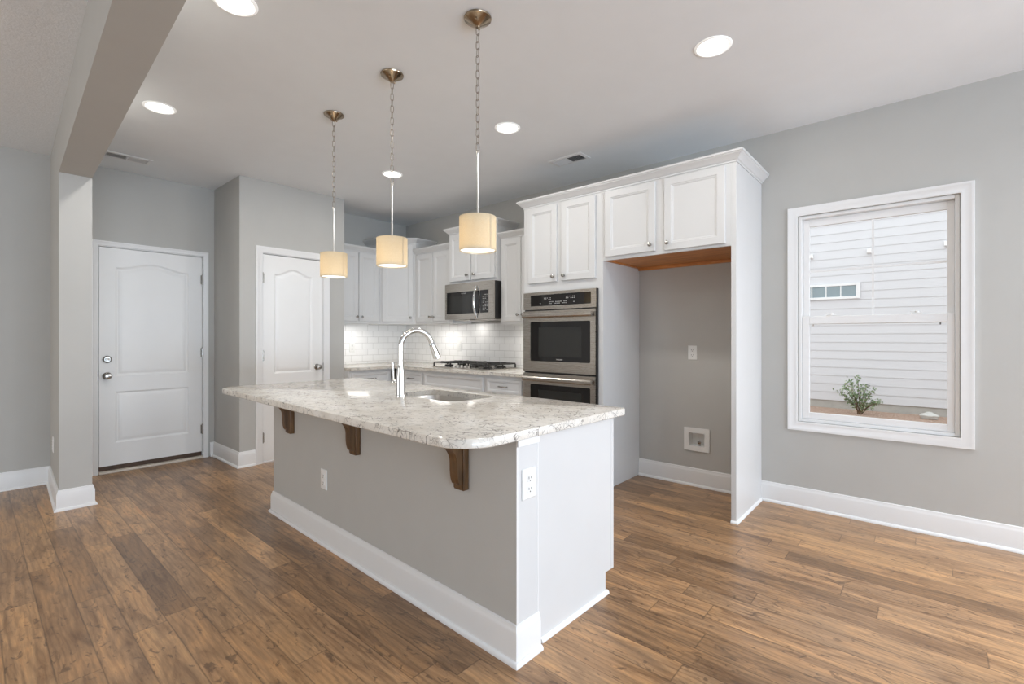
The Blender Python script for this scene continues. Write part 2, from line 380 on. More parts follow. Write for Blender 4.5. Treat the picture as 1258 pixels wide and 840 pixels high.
# ------------------------------------------------------------------ interior doors
CASP = [(0, 0), (0, -.010), (.006, -.012), (.040, -.015), (.046, -.018), (.058, -.018), (.060, 0)]   # (out from opening, depth)
def raised_panel_face(m, w, h, panels, y=0.0):
    """Front face with moulded panels; outline(d) gives the panel outline inset by d."""
    outer = m.vs([(0, y, 0), (w, y, 0), (w, y, h), (0, y, h)]); loops = [outer]
    for outline in panels:
        rings = [m.vs([(px, y + dy, pz) for px, pz in outline(d)]) for d, dy in ((0, 0), (.005, .004), (.014, .0105), (.022, .011), (.034, .005), (.050, .001), (.054, .0008))]
        for a, b in zip(rings, rings[1:]): m.quadring(a, b)
        m.f(*rings[-1]); loops.append(rings[0])
    m.fill(loops); return outer
def rect_outline(x0, z0, x1, z1): return lambda d: [(x0 + d, z0 + d), (x1 - d, z0 + d), (x1 - d, z1 - d), (x0 + d, z1 - d)]
def arch_outline(x0, z0, x1, z1, rise, n=28):
    def f(d):
        p = [(x0 + d, z0 + d), (x1 - d, z0 + d)]
        for k in range(n + 1):
            u = 1 - 2 * k / n
            p.append(((x0 + x1) / 2 + u * ((x1 - x0) / 2 - d), z1 - d + rise * .5 * (1 + math.cos(PI * min(1, abs(u) * 1.08)))))
        return p
    return f
def interior_door(name, ox0, ox1, oz, wall_y, gap_l, z0, hinge_left, panels, casing):
    r = struct(name, ((ox0 + ox1) / 2, wall_y, 0)); off = ((ox0 + ox1) / 2, wall_y, 0)
    mp = lambda x, z, d: (x, wall_y + d, z)
    cx0, cx1, cz = casing
    cw = ox0 - cx0
    pr = [(o * cw / .060, d) for o, d in CASP]
    # casing: travel up the far side so that "right hand" points away from the opening
    MB().sweep([(ox1, 0), (ox1, oz), (ox0, oz), (ox0, 0)], pr, mp=mp).build('casing', TRIM, r, off, smooth=30)
    m = MB(); m.box(ox0 + .0005, wall_y + .001, 0, ox0 + .007, wall_y + .114, oz - .0005); m.box(ox1 - .007, wall_y + .001, 0, ox1 - .0005, wall_y + .114, oz - .0005); m.box(ox0 + .007, wall_y + .001, oz - .007, ox1 - .007, wall_y + .114, oz - .0005)
    m.box(ox0 + .007, wall_y + .062, 0, ox0 + .02, wall_y + .10, oz - .007); m.box(ox1 - .02, wall_y + .062, 0, ox1 - .007, wall_y + .10, oz - .007); m.box(ox0 + .02, wall_y + .062, oz - .02, ox1 - .02, wall_y + .10, oz - .007)
    m.build('jamb', TRIM, r, off)
    sx0, sx1, sz1 = ox0 + .007 + gap_l, ox1 - .0120, oz - .0125
    w, h = sx1 - sx0, sz1 - z0
    m = MB(); front = raised_panel_face(m, w, h, panels(w, h))
    back = m.vs([(0, .04, 0), (w, .04, 0), (w, .04, h), (0, .04, h)]); m.quadring(front, back); m.f(*back)
    slab = m.build('door_slab', DOORP, r, smooth=25); slab.location = Vector((sx0, wall_y + .012, z0)) - Vector(off)
    hx = ox0 + .008 if hinge_left else ox1 - .008
    for hz in (h * .885 + z0, h * .51 + z0, h * .115 + z0):
        m = MB(); m.lathe([(.0065, -.05), (.0065, .05)], (hx, wall_y + .004, hz), seg=12); m.lathe([(.0075, .05), (.004, .056)], (hx, wall_y + .004, hz), seg=12)
        m.box(hx - .014, wall_y + .0085, hz - .045, hx + .014, wall_y + .0105, hz + .045)
        m.build('hinge', NICKEL, r, off, smooth=40)
    return r, off, sx0, sx1
def knob(m, c, sc=1.0):
    m.lathe([(.033 * sc, 0), (.033 * sc, .004), (.028 * sc, .009), (.012 * sc, .012), (.011 * sc, .030), (.020 * sc, .036), (.028 * sc, .047), (.0285 * sc, .056), (.022 * sc, .066), (.008 * sc, .069)], c, (0, -1, 0), 28)
r, off, sx0, sx1 = interior_door('door_1', D1X0, D1X1, D1Z, YD, .006, .063, False,
    lambda w, h: [arch_outline(.112, .807, w - .112, h - .172, .052), rect_outline(.112, .20, w - .112, .666)], (.713, 1.633, 2.105))
m = MB(); knob(m, (.823, YD + .012, .876)); m.build('door_knob', NICKEL, r, off, smooth=35)
m = MB(); m.lathe([(.033, 0), (.033, .008), (.029, .016), (.024, .018), (.022, .021), (.006, .021)], (.823, YD + .012, 1.026), (0, -1, 0), 28); m.box(.806, YD - .022, 1.020, .840, YD - .008, 1.032, .003); m.build('deadbolt', NICKEL, r, off, smooth=35)
MB().box(.7575, YD - .0005, .835, .7615, YD + .0112, .915).build('strike_plate', NICKEL, r, off)
MB().box(sx0, YD + .016, .022, sx1, YD + .05, .0625).build('door_sweep', SWEEP, r, off)
MB().box(D1X0 + .007, YD - .03, .0005, D1X1 - .007, YD + .10, .021, .004).build('threshold', SILL, r, off)
r, off, sx0, sx1 = interior_door('door_2', D2X0, D2X1, D2Z, YP, .005, .012, True,
    lambda w, h: [arch_outline(.105, .853, w - .105, h - .182, .058), rect_outline(.105, .246, w - .105, .712)], (1.815, 2.566, 2.103))
m = MB(); knob(m, (2.432, YP + .012, .912), .95); m.build('door_knob', NICKEL, r, off, smooth=35)
MB().box(2.4925, YP - .0005, .872, 2.4965, YP + .0112, .952).build('strike_plate', NICKEL, r, off)

# ------------------------------------------------------------------ window in the cabinet wall
r = struct('window_1', (XW, (WY0 + WY1) / 2, WZ0)); off = (XW, (WY0 + WY1) / 2, WZ0)
mpw = lambda y, z, d: (XW + d, y, z)
WC = [(0, 0), (0, -.012), (.008, -.014), (.012, -.0125), (.044, -.015), (.051, -.019), (.061, -.019), (.063, 0)]
# travel so that the right hand points outwards (y to the left in view): clockwise seen from the room
MB().sweep([(WY0, WZ0), (WY0, WZ1), (WY1, WZ1), (WY1, WZ0)][::-1], WC, True, mpw).build('casing', TRIM, r, off, smooth=30)
def frame(m, y0, y1, z0, z1, wl, wr, wb, wt, x0, x1, bev=.003):
    m.box(x0, y1 - wl, z0, x1, y1, z1, bev); m.box(x0, y0, z0, x1, y0 + wr, z1, bev)
    m.box(x0, y0 + wr, z0, x1, y1 - wl, z0 + wb, bev); m.box(x0, y0 + wr, z1 - wt, x1, y1 - wl, z1, bev)
m = MB(); frame(m, WY0 + .001, WY1 - .001, WZ0 + .001, WZ1 - .001, .022, .022, .022, .022, XW + .012, XW + .14); m.build('window_frame', TRIM, r, off)
sash = MB(); frame(sash, WY0 + .024, WY1 - .024, 1.318, WZ1 - .024, .040, .034, .050, .052, XW + .058, XW + .086)
su = sash.build('upper_sash', TRIM, r, off)
sash = MB(); frame(sash, WY0 + .024, WY1 - .024, WZ0 + .024, 1.376, .044, .034, .044, .056, XW + .026, XW + .054)
sl = sash.build('lower_sash', TRIM, r, off)
yc = (WY0 + WY1) / 2 - .002
m = MB(); m.box(XW + .0605, yc - .007, 1.369, XW + .066, yc + .007, 2.021); m.box(XW + .0605, WY0 + .059, 1.692, XW + .066, yc - .007, 1.706); m.box(XW + .0605, yc + .007, 1.692, XW + .066, WY1 - .065, 1.706); m.build('muntin', TRIM, su)
for p in su.children: p.data.transform(Matrix.Translation(-Vector(off)))
m = MB(); m.box(XW + .0665, WY0 + .059, 1.369, XW + .0695, WY1 - .065, 2.021); o = m.build('pane', GLASS, su, off)
m = MB(); m.box(XW + .038, WY0 + .059, WZ0 + .069, XW + .041, WY1 - .069, 1.319); m.build('pane', GLASS, sl, off)
for y in (WY0 + .2, WY1 - .2):
    m = MB(); m.box(XW + .028, y - .03, 1.3765, XW + .052, y + .03, 1.384, .003); m.lathe([(.012, 0), (.012, .010), (.006, .014)], (XW + .040, y, 1.384), seg=14); m.box(XW + .034, y - .004, 1.388, XW + .046, y + .034, 1.395, .002)
    m.build('sash_lock', PLASTIC, sl, off, smooth=35)
for y in (WY0 + .09, WY1 - .09):
    MB().box(XW + .034, y - .004, 1.305, XW + .037, y + .004, 1.319).build('tilt_latch', NICKEL, sl, off)

# ------------------------------------------------------------------ outside: ground, neighbour's house, shrub, stone
S_(MB().box(XW + .16, -14, -.25, 26, 16, -.02).build('ground', MULCH))
NX = 10.0
r = thing('neighboring_house', 'pale grey house wall with lap siding beyond the window', 'house', (NX, 1.0, -.02)); off = (NX, 1.0, -.02)
m = MB(); lap = .146; n = 40; prof = []
for k in range(n): prof += [(NX - .008, .115 + k * lap), (NX, .115 + (k + 1) * lap - .0005)]
prof.append((NX + .25, .115 + n * lap)); prof.append((NX + .25, .115))
m.loft([[(x, -10, z) for x, z in prof], [(x, 13, z) for x, z in prof]]); m.build('siding', SIDING, r, off)
MB().box(NX + .012, -10, -.02, NX + .25, 13, .1145).build('foundation', CONCRETE, r, off)
w = MB(); frame(w, .86, 1.84, 1.885, 2.155, .06, .06, .042, .042, NX - .04, NX - .0125, .004); wf = w.build('transom_window', EXTTRIM, r, off)
for k in range(1, 4): yy = .92 + k * .215; MB().box(NX - .034, yy - .008, 1.927, NX - .022, yy + .008, 2.113).build('muntin', EXTTRIM, wf, off)
MB().box(NX - .022, .92, 1.927, NX - .014, 1.78, 2.113).build('pane', EXTGLASS, wf, off)
for y in (.739, -.224, 1.573):
    m = MB(); m.box(NX - .06, y - .032, 2.63, NX - .0125, y + .032, 2.71, .006); m.box(NX - .085, y - .028, 2.64, NX - .06, y + .028, 2.652, .002)
    m.build('vent_cap', EXTTRIM, r, off)
# shrub
SX, SY = 9.45, .822
r = thing('shrub', 'small green shrub in mulch seen through the window', 'shrub', (SX, SY, -.02))
mb, ml = MB(), MB(); rng = random.Random(3)
tips = [(-.05, .20, .46), (.05, .03, .60), (.0, -.16, .40), (.02, .27, .36), (-.04, -.28, .26), (.1, -.08, .46), (-.1, .10, .40), (.06, .14, .54), (.0, -.02, .44), (-.06, -.10, .34), (.0, .18, .26), (.05, -.2, .22)]
for tx, ty, tz in tips:
    p = [(0 + rng.uniform(-.02, .02), rng.uniform(-.03, .03), 0), (tx * .35, ty * .35, tz * .45), (tx * .8, ty * .8, tz * .8), (tx, ty, tz)]
    mb.tube(p, [.007, .006, .004, .002], 6)
    for k in range(58):
        u = rng.uniform(.25, 1.02); i = min(2, int(u * 3)); q = Vector(p[i]).lerp(Vector(p[i + 1]), min(1.1, u * 3 - i))
        q += Vector((rng.gauss(0, .028), rng.gauss(0, .028), rng.gauss(0, .022)))
        d = Vector((rng.gauss(0, 1), rng.gauss(0, 1), rng.gauss(.5, .7))).normalized(); s_ = d.cross(Vector((rng.gauss(0, 1), rng.gauss(0, 1), rng.gauss(0, 1)))).normalized()
        L, w_ = rng.uniform(.035, .06), rng.uniform(.008, .013)
        v = ml.vs([q, q + d * L * .5 + s_ * w_, q + d * L, q + d * L * .5 - s_ * w_]); ml.f(*v)
mb.build('stem', CORBEL, r); ml.build('foliage', LEAF, r, recalc=False)
m = MB(); bmesh.ops.create_icosphere(m.bm, subdivisions=3, radius=.09)
for v in m.bm.verts:
    k = 1 + .16 * math.sin(v.co.x * 60 + 1) * math.cos(v.co.y * 47) + .1 * math.sin(v.co.z * 80); v.co = Vector((v.co.x * k, v.co.y * k * 1.25, v.co.z * k * .62))
o = m.build('stone', plain('pale_stone', (.62, .61, .58), .9, var=.1, vs=20), smooth=60); o.location = (9.62, -.02, .022)
tag(o, 'pale rounded stone lying on the mulch outside the window', 'stone')

# ------------------------------------------------------------------ cabinets
DP = [(0, 0), (0, -.017), (.003, -.020), (.050, -.020), (.053, -.0165), (.060, -.0155), (.066, -.0105), (.070, -.010)]
DRP = [(0, 0), (0, -.017), (.003, -.020), (.022, -.020), (.025, -.017), (.031, -.0165), (.036, -.012)]
def panel_mesh(x0, z0, x1, z1, prof=DP):
    m = MB(); m.loft([[(x0 + d, y, z0 + d), (x1 - d, y, z0 + d), (x1 - d, y, z1 - d), (x0 + d, y, z1 - d)] for d, y in prof]); return m
def cab_knob(parent, x, z):
    m = MB(); m.lathe([(.0085, 0), (.0085, .002), (.005, .004), (.0052, .014), (.0125, .018), (.0155, .022), (.0155, .027), (.012, .030), (.003, .031)], (x, -.0202, z), (0, -1, 0), 18)
    m.build('knob', NICKEL, parent, smooth=35)
def bar_pull(parent, x, z, L=.10):
    m = MB(); a = L / 2
    m.tube([(x - a, -.0202, z), (x - a, -.038, z), (x - a + .008, -.046, z), (x, -.049, z), (x + a - .008, -.046, z), (x + a, -.038, z), (x + a, -.0202, z)], [.006, .005, .0055, .006, .0055, .005, .006], 10)
    m.build('pull', NICKEL, parent, smooth=50)
def cdoor(root, x0, z0, x1, z1, kx, kz):
    d = panel_mesh(x0, z0, x1, z1).build('door', CAB, root); cab_knob(d, kx, kz); return d
def drawer(root, x0, z0, x1, z1, pull=True):
    d = panel_mesh(x0, z0, x1, z1, DRP).build('drawer' if pull else 'false_front', CAB, root)
    if pull: bar_pull(d, (x0 + x1) / 2, (z0 + z1) / 2)
    return d
CROWN = [(-.004, 0), (.005, 0), (.005, .010), (.010, .014), (.014, .016), (.028, .034), (.040, .043), (.044, .046), (.044, .050), (.051, .053), (.053, .060), (.053, .066), (-.004, .066)]
def crown_mesh(path, z, prof=CROWN): return MB().sweep(path, [(o, z + h) for o, h in prof])
RZ = -PI / 2
# --- tall oven cabinet
ZT = 2.380
OCX, OCY0, OCY1 = 3.32, 2.755, 1.94
r = thing('oven_cabinet', 'tall white cabinet housing the double oven', 'cabinet', (OCX, OCY0, 0), RZ)
w, d = OCY0 - OCY1, XW - OCX - .001
m = MB(); m.box(0, 0, 0, .032, d, ZT); m.box(w - .052, 0, 0, w - .0005, d, ZT); m.box(.032, 0, 1.607, w - .052, d, ZT); m.box(.032, 0, 0, w - .052, d, .345)
m.build('carcass', CAB, r)
cdoor(r, .058, 1.702, .372, 2.367, .342, 1.745); cdoor(r, .424, 1.702, .750, 2.367, .452, 1.745)
drawer(r, .045, .12, w - .065, .32)
m = MB(); m.box(.0, -.012, .0005, w - .0005, -.0005, .018, .003); m.build('shoe_molding', TRIM, r)
# --- cabinet over the refrigerator niche
r = thing('over_fridge_cabinet', 'wide white two door cabinet above the empty refrigerator niche', 'cabinet', (OCX, OCY1, 0), RZ)
w2 = .9615
m = MB(); m.box(0, 0, 1.832, w2, .02, ZT, .001); m.box(0, .02, 1.848, w2, d, ZT); m.build('carcass', CAB, r)
m = MB(); m.box(.0005, .021, 1.840, w2 - .0005, d - .0005, 1.8475); m.box(.0005, d - .022, 1.815, w2 - .0005, d - .0005, 1.840, .001); m.box(.0005, .021, 1.832, .03, d - .023, 1.840); m.box(w2 - .03, .021, 1.832, w2 - .0005, d - .023, 1.840); m.build('underside', RAWWOOD, r)
cdoor(r, .026, 1.857, .440, 2.367, .408, 1.905); cdoor(r, .510, 1.850, .928, 2.367, .540, 1.902)
# --- panel beside the niche
r = thing('fridge_end_panel', 'tall white panel closing the refrigerator niche near the window', 'panel', (OCX, .978, 0), RZ)
m = MB(); m.box(0, 0, 0, .033, d, ZT, .0015); m.build('panel_board', CAB, r)
SHOE = [(0, .0005), (.013, .0005), (.012, .008), (.008, .015), (0, .018)]
MB().sweep([(.0, -.0), (.033, -.0), (.033, d - .03)], [(o + .0003, h) for o, h in SHOE], mp=lambda x, y, h: (x, y, h)).build('shoe_molding', TRIM, r, smooth=40)
# --- crown along the tall run
tag(crown_mesh([(XW - .001, OCY0), (OCX, OCY0), (OCX, .945), (XW - .001, .945)], ZT + .0005).build('crown_molding', CAB, smooth=25),
    'white crown molding running along the top of the tall oven and refrigerator cabinets', 'molding')
# --- double oven
r = thing('double_oven', 'stainless steel double wall oven built into the tall white cabinet', 'oven', (OCX, OCY0, 0), RZ)
O0, O1 = .0175, .7685
m = MB(); m.box(.034, .0, .36, w - .054, .52, 1.60); m.box(O0, -.010, .352, O1, -.0005, 1.618); m.box(O1 - .002, -.028, .352, O1 + .004, -.0005, 1.618); m.build('chassis', BLACKP, r)
def steel_frame(m, x0, z0, x1, z1, gx0, gz0, gx1, gz1, y0, y1, rad=.012):
    a = rrect(x0, z0, x1, z1, .004, 6); b = rrect(gx0, gz0, gx1, gz1, rad, 6)
    for q in (a, b): pass
    A = m.vs([(p[0], y1, p[1]) for p in a]); B = m.vs([(p[0], y0, p[1]) for p in a]); C = m.vs([(p[0], y0, p[1]) for p in b]); D = m.vs([(p[0], y0 + .006, p[1]) for p in b])
    m.quadring(A, B); m.quadring(C, D); m.fill([B, C]); m.f(*A); return m
xg0, xg1 = .098, .7165
m = MB(); steel_frame(m, O0, 1.466, O1, 1.618, xg0 - .0, 1.497, xg1 + .004, 1.594, -.030, -.0105, .004); cp = m.build('control_panel', STEEL, r, smooth=30)
MB().box(xg0, -.0265, 1.497, xg1 + .004, -.0235, 1.594).build('display', BLACKG, cp)
m = MB()
def dots(m, x0, z0, nx, nz, dx, dz, sx, sz, y):
    for i in range(nx):
        for j in range(nz):
            if (i * 7 + j * 3) % 5 != 4: m.box(x0 + i * dx, y, z0 + j * dz, x0 + i * dx + sx, y + .0005, z0 + j * dz + sz)
dots(m, .245, 1.548, 5, 2, .016, .013, .009, .005, -.0272); dots(m, .475, 1.552, 6, 2, .016, .013, .009, .005, -.0272); dots(m, .30, 1.512, 11, 2, .017, .014, .009, .006, -.0272); dots(m, .20, 1.516, 1, 1, .02, .02, .011, .005, -.0272); dots(m, .55, 1.518, 1, 1, .02, .02, .011, .005, -.0272)
m.build('keypad', PRINT, cp)
def oven_door(z0, z1, gz0, gz1, wz0, wz1, hz):
    m = MB(); steel_frame(m, O0, z0, O1 - .004, z1, xg0, gz0, xg1, gz1, -.034, -.0105); dr = m.build('oven_door', STEEL, r, smooth=30)
    MB().box(xg0 + .0005, -.0285, gz0 + .0005, xg1 - .0005, -.0255, gz1 - .0005).build('door_glass', BLACKG, dr)
    MB().box(.186, -.0292, wz0, .632, -.0287, wz1).build('window', WINDOWG, dr)
    m = MB(); hh = .019; sec = [(0, -.055), (hh, -.062), (hh * 1.05, -.074), (hh * .5, -.083), (-hh * .5, -.083), (-hh * 1.05, -.074), (-hh, -.062)]
    xs = [O0 + .018, O0 + .045, .20, .5 * (O0 + O1), .58, O1 - .05, O1 - .022]
    m.loft([[(x, y + .004 * ((x - .39) / .36) ** 2, hz + z) for z, y in sec] for x in xs])
    for x in (O0 + .045, O1 - .06): m.box(x, -.062, hz - .012, x + .018, -.0345, hz + .012, .003)
    m.build('handle', STEELV if False else STEEL, dr, smooth=40)
    return dr
dr = oven_door(.924, 1.455, 1.016, 1.360, 1.057, 1.312, 1.414)
text_mesh('logo', 'FRIGIDAIRE', .013, PRINT, dr, Matrix.Translation((.41, -.0295, 1.034)) @ Matrix.Rotation(PI / 2, 4, 'X'))
oven_door(.372, .908, .47, .814, .511, .766, .862)

# --- wall cabinets
UX, UT = 3.64, 2.235
CR2 = [(o, h * .95) for o, h in CROWN]
def upper(name, label, loc, rz, w, d, z0, z1, doors, crown_path=None, group=None):
    r = thing(name, label, 'cabinet', loc, rz, group)
    m = MB(); m.box(.0004, 0, z0, w - .0004, d, z1, .0008); m.build('carcass', CAB, r)
    for a in doors: cdoor(r, *a)
    if z0 < 1.5:
        MB().box(w * .2, .06, z0 - .012, w * .8, .09, z0 - .0004, .002).build('added_light_bar', PLASTIC, r)  # bar added to carry the fill lamp below the cabinet
        l = bpy.data.lights.new('under_cabinet_fill', 'AREA'); l.shape = 'RECTANGLE'; l.size = w * .55; l.size_y = .02; l.energy = UNDER_W; l.color = (1, .98, .95)  # added lamp that brightens the backsplash
        lo = bpy.data.objects.new('under_cabinet_fill', l); COL.objects.link(lo); lo.parent = r; lo.location = (w * .5, .075, z0 - .014)
    if crown_path: crown_mesh(crown_path, z1 + .0005, CR2).build('crown', CAB, r, smooth=25)
    return r
dU = XW - UX - .009
wR = 3.339 - 2.756
upper('wall_cabinet', 'narrow white two door wall cabinet squeezed between microwave and tall oven cabinet', (UX, 3.339, 0), RZ, wR, dU, 1.357, UT,
      [(.03, 1.385, wR / 2 - .004, UT - .012, wR / 2 - .032, 1.452), (wR / 2 + .004, 1.385, wR - .03, UT - .012, wR / 2 + .032, 1.452)], [(0, 0), (wR, 0)])
MX, MY0, MY1 = 3.59, 4.083, 3.340
wM = MY0 - MY1
upper('wall_cabinet', 'short white two door wall cabinet with crown directly above the microwave', (MX, MY0, 0), RZ, wM, XW - MX - .009, 1.810, 2.380,
      [(.022, 1.842, wM / 2 - .014, 2.366, wM / 2 - .055, 1.90), (wM / 2 + .014, 1.842, wM - .022, 2.366, wM / 2 + .055, 1.90)], [(0, .29), (0, 0), (wM, 0), (wM, .29)])
wL = 4.76 - 4.084
upper('wall_cabinet', 'white two door wall cabinet between microwave and diagonal corner cabinet', (UX, 4.76, 0), RZ, wL, dU, 1.385, UT,
      [(.03, 1.413, wL / 2 - .004, UT - .012, wL / 2 - .032, 1.465), (wL / 2 + .004, 1.413, wL - .03, UT - .012, wL / 2 + .032, 1.465)], [(0, 0), (wL, 0)])
wB = 3.33 - XPR
upper('wall_cabinet', 'white two door wall cabinet on the back wall against the pantry wall', (XPR, 5.07, 0), 0, wB, YB - 5.07 - .009, 1.385, UT,
      [(.03, 1.413, wB / 2 - .004, UT - .012, wB / 2 - .032, 1.465), (wB / 2 + .004, 1.413, wB - .03, UT - .012, wB / 2 + .032, 1.465)], [(0, 0), (wB, 0)])
# diagonal corner cabinet (local x along its face)
L = math.hypot(.31, .31)
r = thing('corner_cabinet', 'tall diagonal white corner wall cabinet with raised crown', 'cabinet', (3.33, 5.07, 0), -PI / 4)
def loc2(x, y):
    v = Matrix.Rotation(PI / 4, 3, 'Z') @ Vector((x - 3.33, y - 5.07, 0)); return (v.x, v.y)
pent = [loc2(3.3305, 5.3705), loc2(3.3305, 5.07), loc2(3.64, 4.7605), loc2(3.9405, 4.7605), loc2(3.9405, 5.3705)]
m = MB(); m.prism(pent, 1.385, 2.375); m.build('carcass', CAB, r)
cdoor(r, .03, 1.413, L - .03, 2.362, L - .062, 1.465)
crown_mesh([loc2(3.3305, 5.369), loc2(3.3305, 5.07), loc2(3.64, 4.7605), loc2(3.939, 4.7605)], 2.3755).build('crown', CAB, r, smooth=25)

# --- base cabinets
BX, BZ = 3.335, .8585
def base(label, loc, rz, w, fronts, group='base cabinets along the walls'):
    r = thing('base_cabinet', label, 'cabinet', loc, rz, group)
    m = MB(); m.box(.0004, 0, .105, w - .0004, .605, BZ); m.box(.0004, .07, 0, w - .0004, .605, .105); m.build('carcass', CAB, r)
    for kind, a in fronts:
        if kind == 'd': drawer(r, *a)
        elif kind == 'f': drawer(r, *a, pull=False)
        else: cdoor(r, *a)
    return r
wb = 3.262 - 2.756
base('white drawer base cabinet beside the tall oven cabinet', (BX, 3.262, 0), RZ, wb, [('d', (.03, .690, wb - .03, .826)), ('d', (.03, .41, wb - .03, .672)), ('d', (.03, .125, wb - .03, .392))])
wb = 4.21 - 3.2625
base('wide white base cabinet with plain front panel under the cooktop', (BX, 4.21, 0), RZ, wb, [('f', (.02, .690, wb - .02, .826)), ('c', (.02, .125, wb / 2 - .003, .672, wb / 2 - .03, .62)), ('c', (wb / 2 + .003, .125, wb - .02, .672, wb / 2 + .03, .62))])
wb = 4.70 - 4.2105
base('white drawer base cabinet between cooktop cabinet and room corner', (BX, 4.70, 0), RZ, wb, [('d', (.09, .690, wb - .02, .826)), ('c', (.09, .125, wb - .02, .672, .12, .62))])
wb = 3.28 - XPR - .0005
base('white drawer base cabinet against the pantry wall', (XPR + .0005, 4.765, 0), 0, wb, [('d', (.03, .690, wb - .03, .826)), ('c', (.03, .125, wb - .03, .672, wb - .06, .62))])
# --- perimeter worktop
m = MB(); CZ0, CZ1 = .859, .890
pts = [(XPR + .001, YB - .012), (XPR + .001, 4.722), (3.292, 4.722), (3.292, 2.757), (XW - .012, 2.757), (XW - .012, YB - .012)]
m.prism(pts, CZ0, CZ1)
bmesh.ops.bevel(m.bm, geom=[e for e in m.bm.edges if abs(e.verts[0].co.z - e.verts[1].co.z) < 1e-6], offset=.005, segments=2, profile=.5, affect='EDGES')
tag(m.build('perimeter_worktop', QUARTZ, smooth=40), 'speckled stone worktop running along both kitchen walls under the cooktop', 'worktop')
# --- backsplash
m = MB(); m.prism([(XPR + .001, YB - .0005), (XPR + .001, YB - .0085), (XW - .0085, YB - .0085), (XW - .0085, 2.757), (XW - .0005, 2.757), (XW - .0005, YB - .0005)], .8905, 1.3845)
m2 = MB(); tag(m.build('tile_backsplash', TILE), 'glossy white subway tile backsplash behind the cooktop', 'backsplash')
m2.bm.free()

# --- microwave
r = thing('microwave', 'stainless over range microwave hung under a short white cabinet', 'microwave', (3.54, 4.075, 0), RZ)
w = .745; mz0, mz1 = 1.418, 1.8085
m = MB(); m.box(0, .004, mz0 + .004, w, .395, mz1, .002); m.build('body', BLACKP, r)
dx = .545
m = MB(); steel_frame(m, .0, mz0, dx, mz1, .028, 1.480, dx - .0025, 1.717, -.020, .0035, .003); dr = m.build('door', STEEL, r, smooth=30)
MB().box(.028, -.0165, 1.480, dx - .003, -.0145, 1.717).build('door_glass', BLACKG, dr)
MB().box(.075, -.0172, 1.500, .405, -.0168, 1.672).build('window', WINDOWG, dr)
text_mesh('logo', 'FRIGIDAIRE', .015, PRINT, dr, Matrix.Translation((.30, -.0172, 1.697)) @ Matrix.Rotation(PI / 2, 4, 'X'))
m = MB(); P = []
for k in range(17):
    a = -1 + k / 8; P.append((dx - .040 - .0 * a, -.026 - .036 * math.cos(a * PI / 2) ** .7, 1.598 + .165 * a))
m.tube(P, [.010 + .005 * math.cos((-1 + k / 8) * PI / 2) for k in range(17)], 12); m.box(dx - .048, -.03, 1.427, dx - .032, -.0205, 1.445, .003); m.box(dx - .048, -.03, 1.752, dx - .032, -.0205, 1.770, .003); m.build('handle', CHROME, dr, smooth=45)
m = MB(); steel_frame(m, dx + .0012, mz0, w, mz1, dx + .003, 1.480, w - .068, 1.717, -.020, .0035, .003); cp = m.build('control_panel', STEEL, r, smooth=30)
MB().box(dx + .004, -.0165, 1.480, w - .068, -.0145, 1.717).build('display', BLACKG, cp)
m = MB(); dots(m, dx + .045, 1.505, 4, 9, .019, .020, .008, .007, -.0172); m.build('keypad', PRINT, cp)
m = MB(); m.box(.10, .03, 1.4065, .34, .34, 1.4215, .004); m.box(.42, .03, 1.4105, .69, .34, 1.4215, .004); m.build('vent_filter', STEELV, r)
lm = bpy.data.lights.new('cooktop_lamp', 'AREA'); lm.shape = 'RECTANGLE'; lm.size = .10; lm.size_y = .05; lm.energy = .6; lm.color = (1, .97, .92)
lo = bpy.data.objects.new('cooktop_lamp', lm); COL.objects.link(lo); lo.parent = r; lo.location = (.17, .26, 1.404)

# --- gas cooktop
CTX, CTY = 3.665, 3.765
r = thing('gas_cooktop', 'black and steel gas cooktop set into the stone worktop', 'cooktop', (CTX, CTY, CZ1)); hw, hd = .445, .235
m = MB(); m.loft([rrect(-hd, -hw, hd, hw, .03, 6, .0005), rrect(-hd, -hw, hd, hw, .03, 6, .005), rrect(-hd + .006, -hw + .006, hd - .006, hw - .006, .028, 6, .010), rrect(-hd + .03, -hw + .03, hd - .03, hw - .03, .02, 6, .008)]); m.build('tray', STEEL, r, smooth=30)
for by, bxx, br in ((-.30, -.09, .042), (-.30, .11, .05), (0, .05, .062), (.30, -.09, .05), (.30, .11, .042)):
    m = MB(); m.lathe([(br * 1.25, .0085), (br * 1.2, .014), (br, .016), (br, .024), (br * .9, .028), (br * .3, .029)], (bxx, by, 0), seg=24); m.build('burner', IRON, r, smooth=40)
for gy in (-.295, 0, .295):
    m = MB(); a, b = .138, .20; zt0, zt1 = .046, .060; x0, x1 = (-b, b) if gy else (-.10, b)
    for y in (-a, a): m.box(x0, gy + y - .006, zt0, x1, gy + y + .006, zt1, .002)
    for x in (x0, x1): m.box(x - .006, gy - a, zt0, x + .006, gy + a, zt1, .002)
    m.box(x0, gy - .005, zt0, x1, gy + .005, zt1 + .004, .002)
    for x in ((-.09, .11) if gy else (.05,)):
        m.box(x - .005, gy - a, zt0, x + .005, gy + a, zt1 + .004, .002)
        for sx, sy in ((-1, -1), (1, 1), (-1, 1), (1, -1)): m.tube([(x + sx * .03, gy + sy * .03, zt1), (x + sx * .085, gy + sy * .10, zt0 + .004)], .005, 6)
    for x in (x0, (x0 + x1) / 2, x1):
        for y in (-a, a): m.box(x - .006, gy + y - .006, .009, x + .006, gy + y + .006, zt0 + .002)
    m.build('grate', IRON, r, smooth=40)
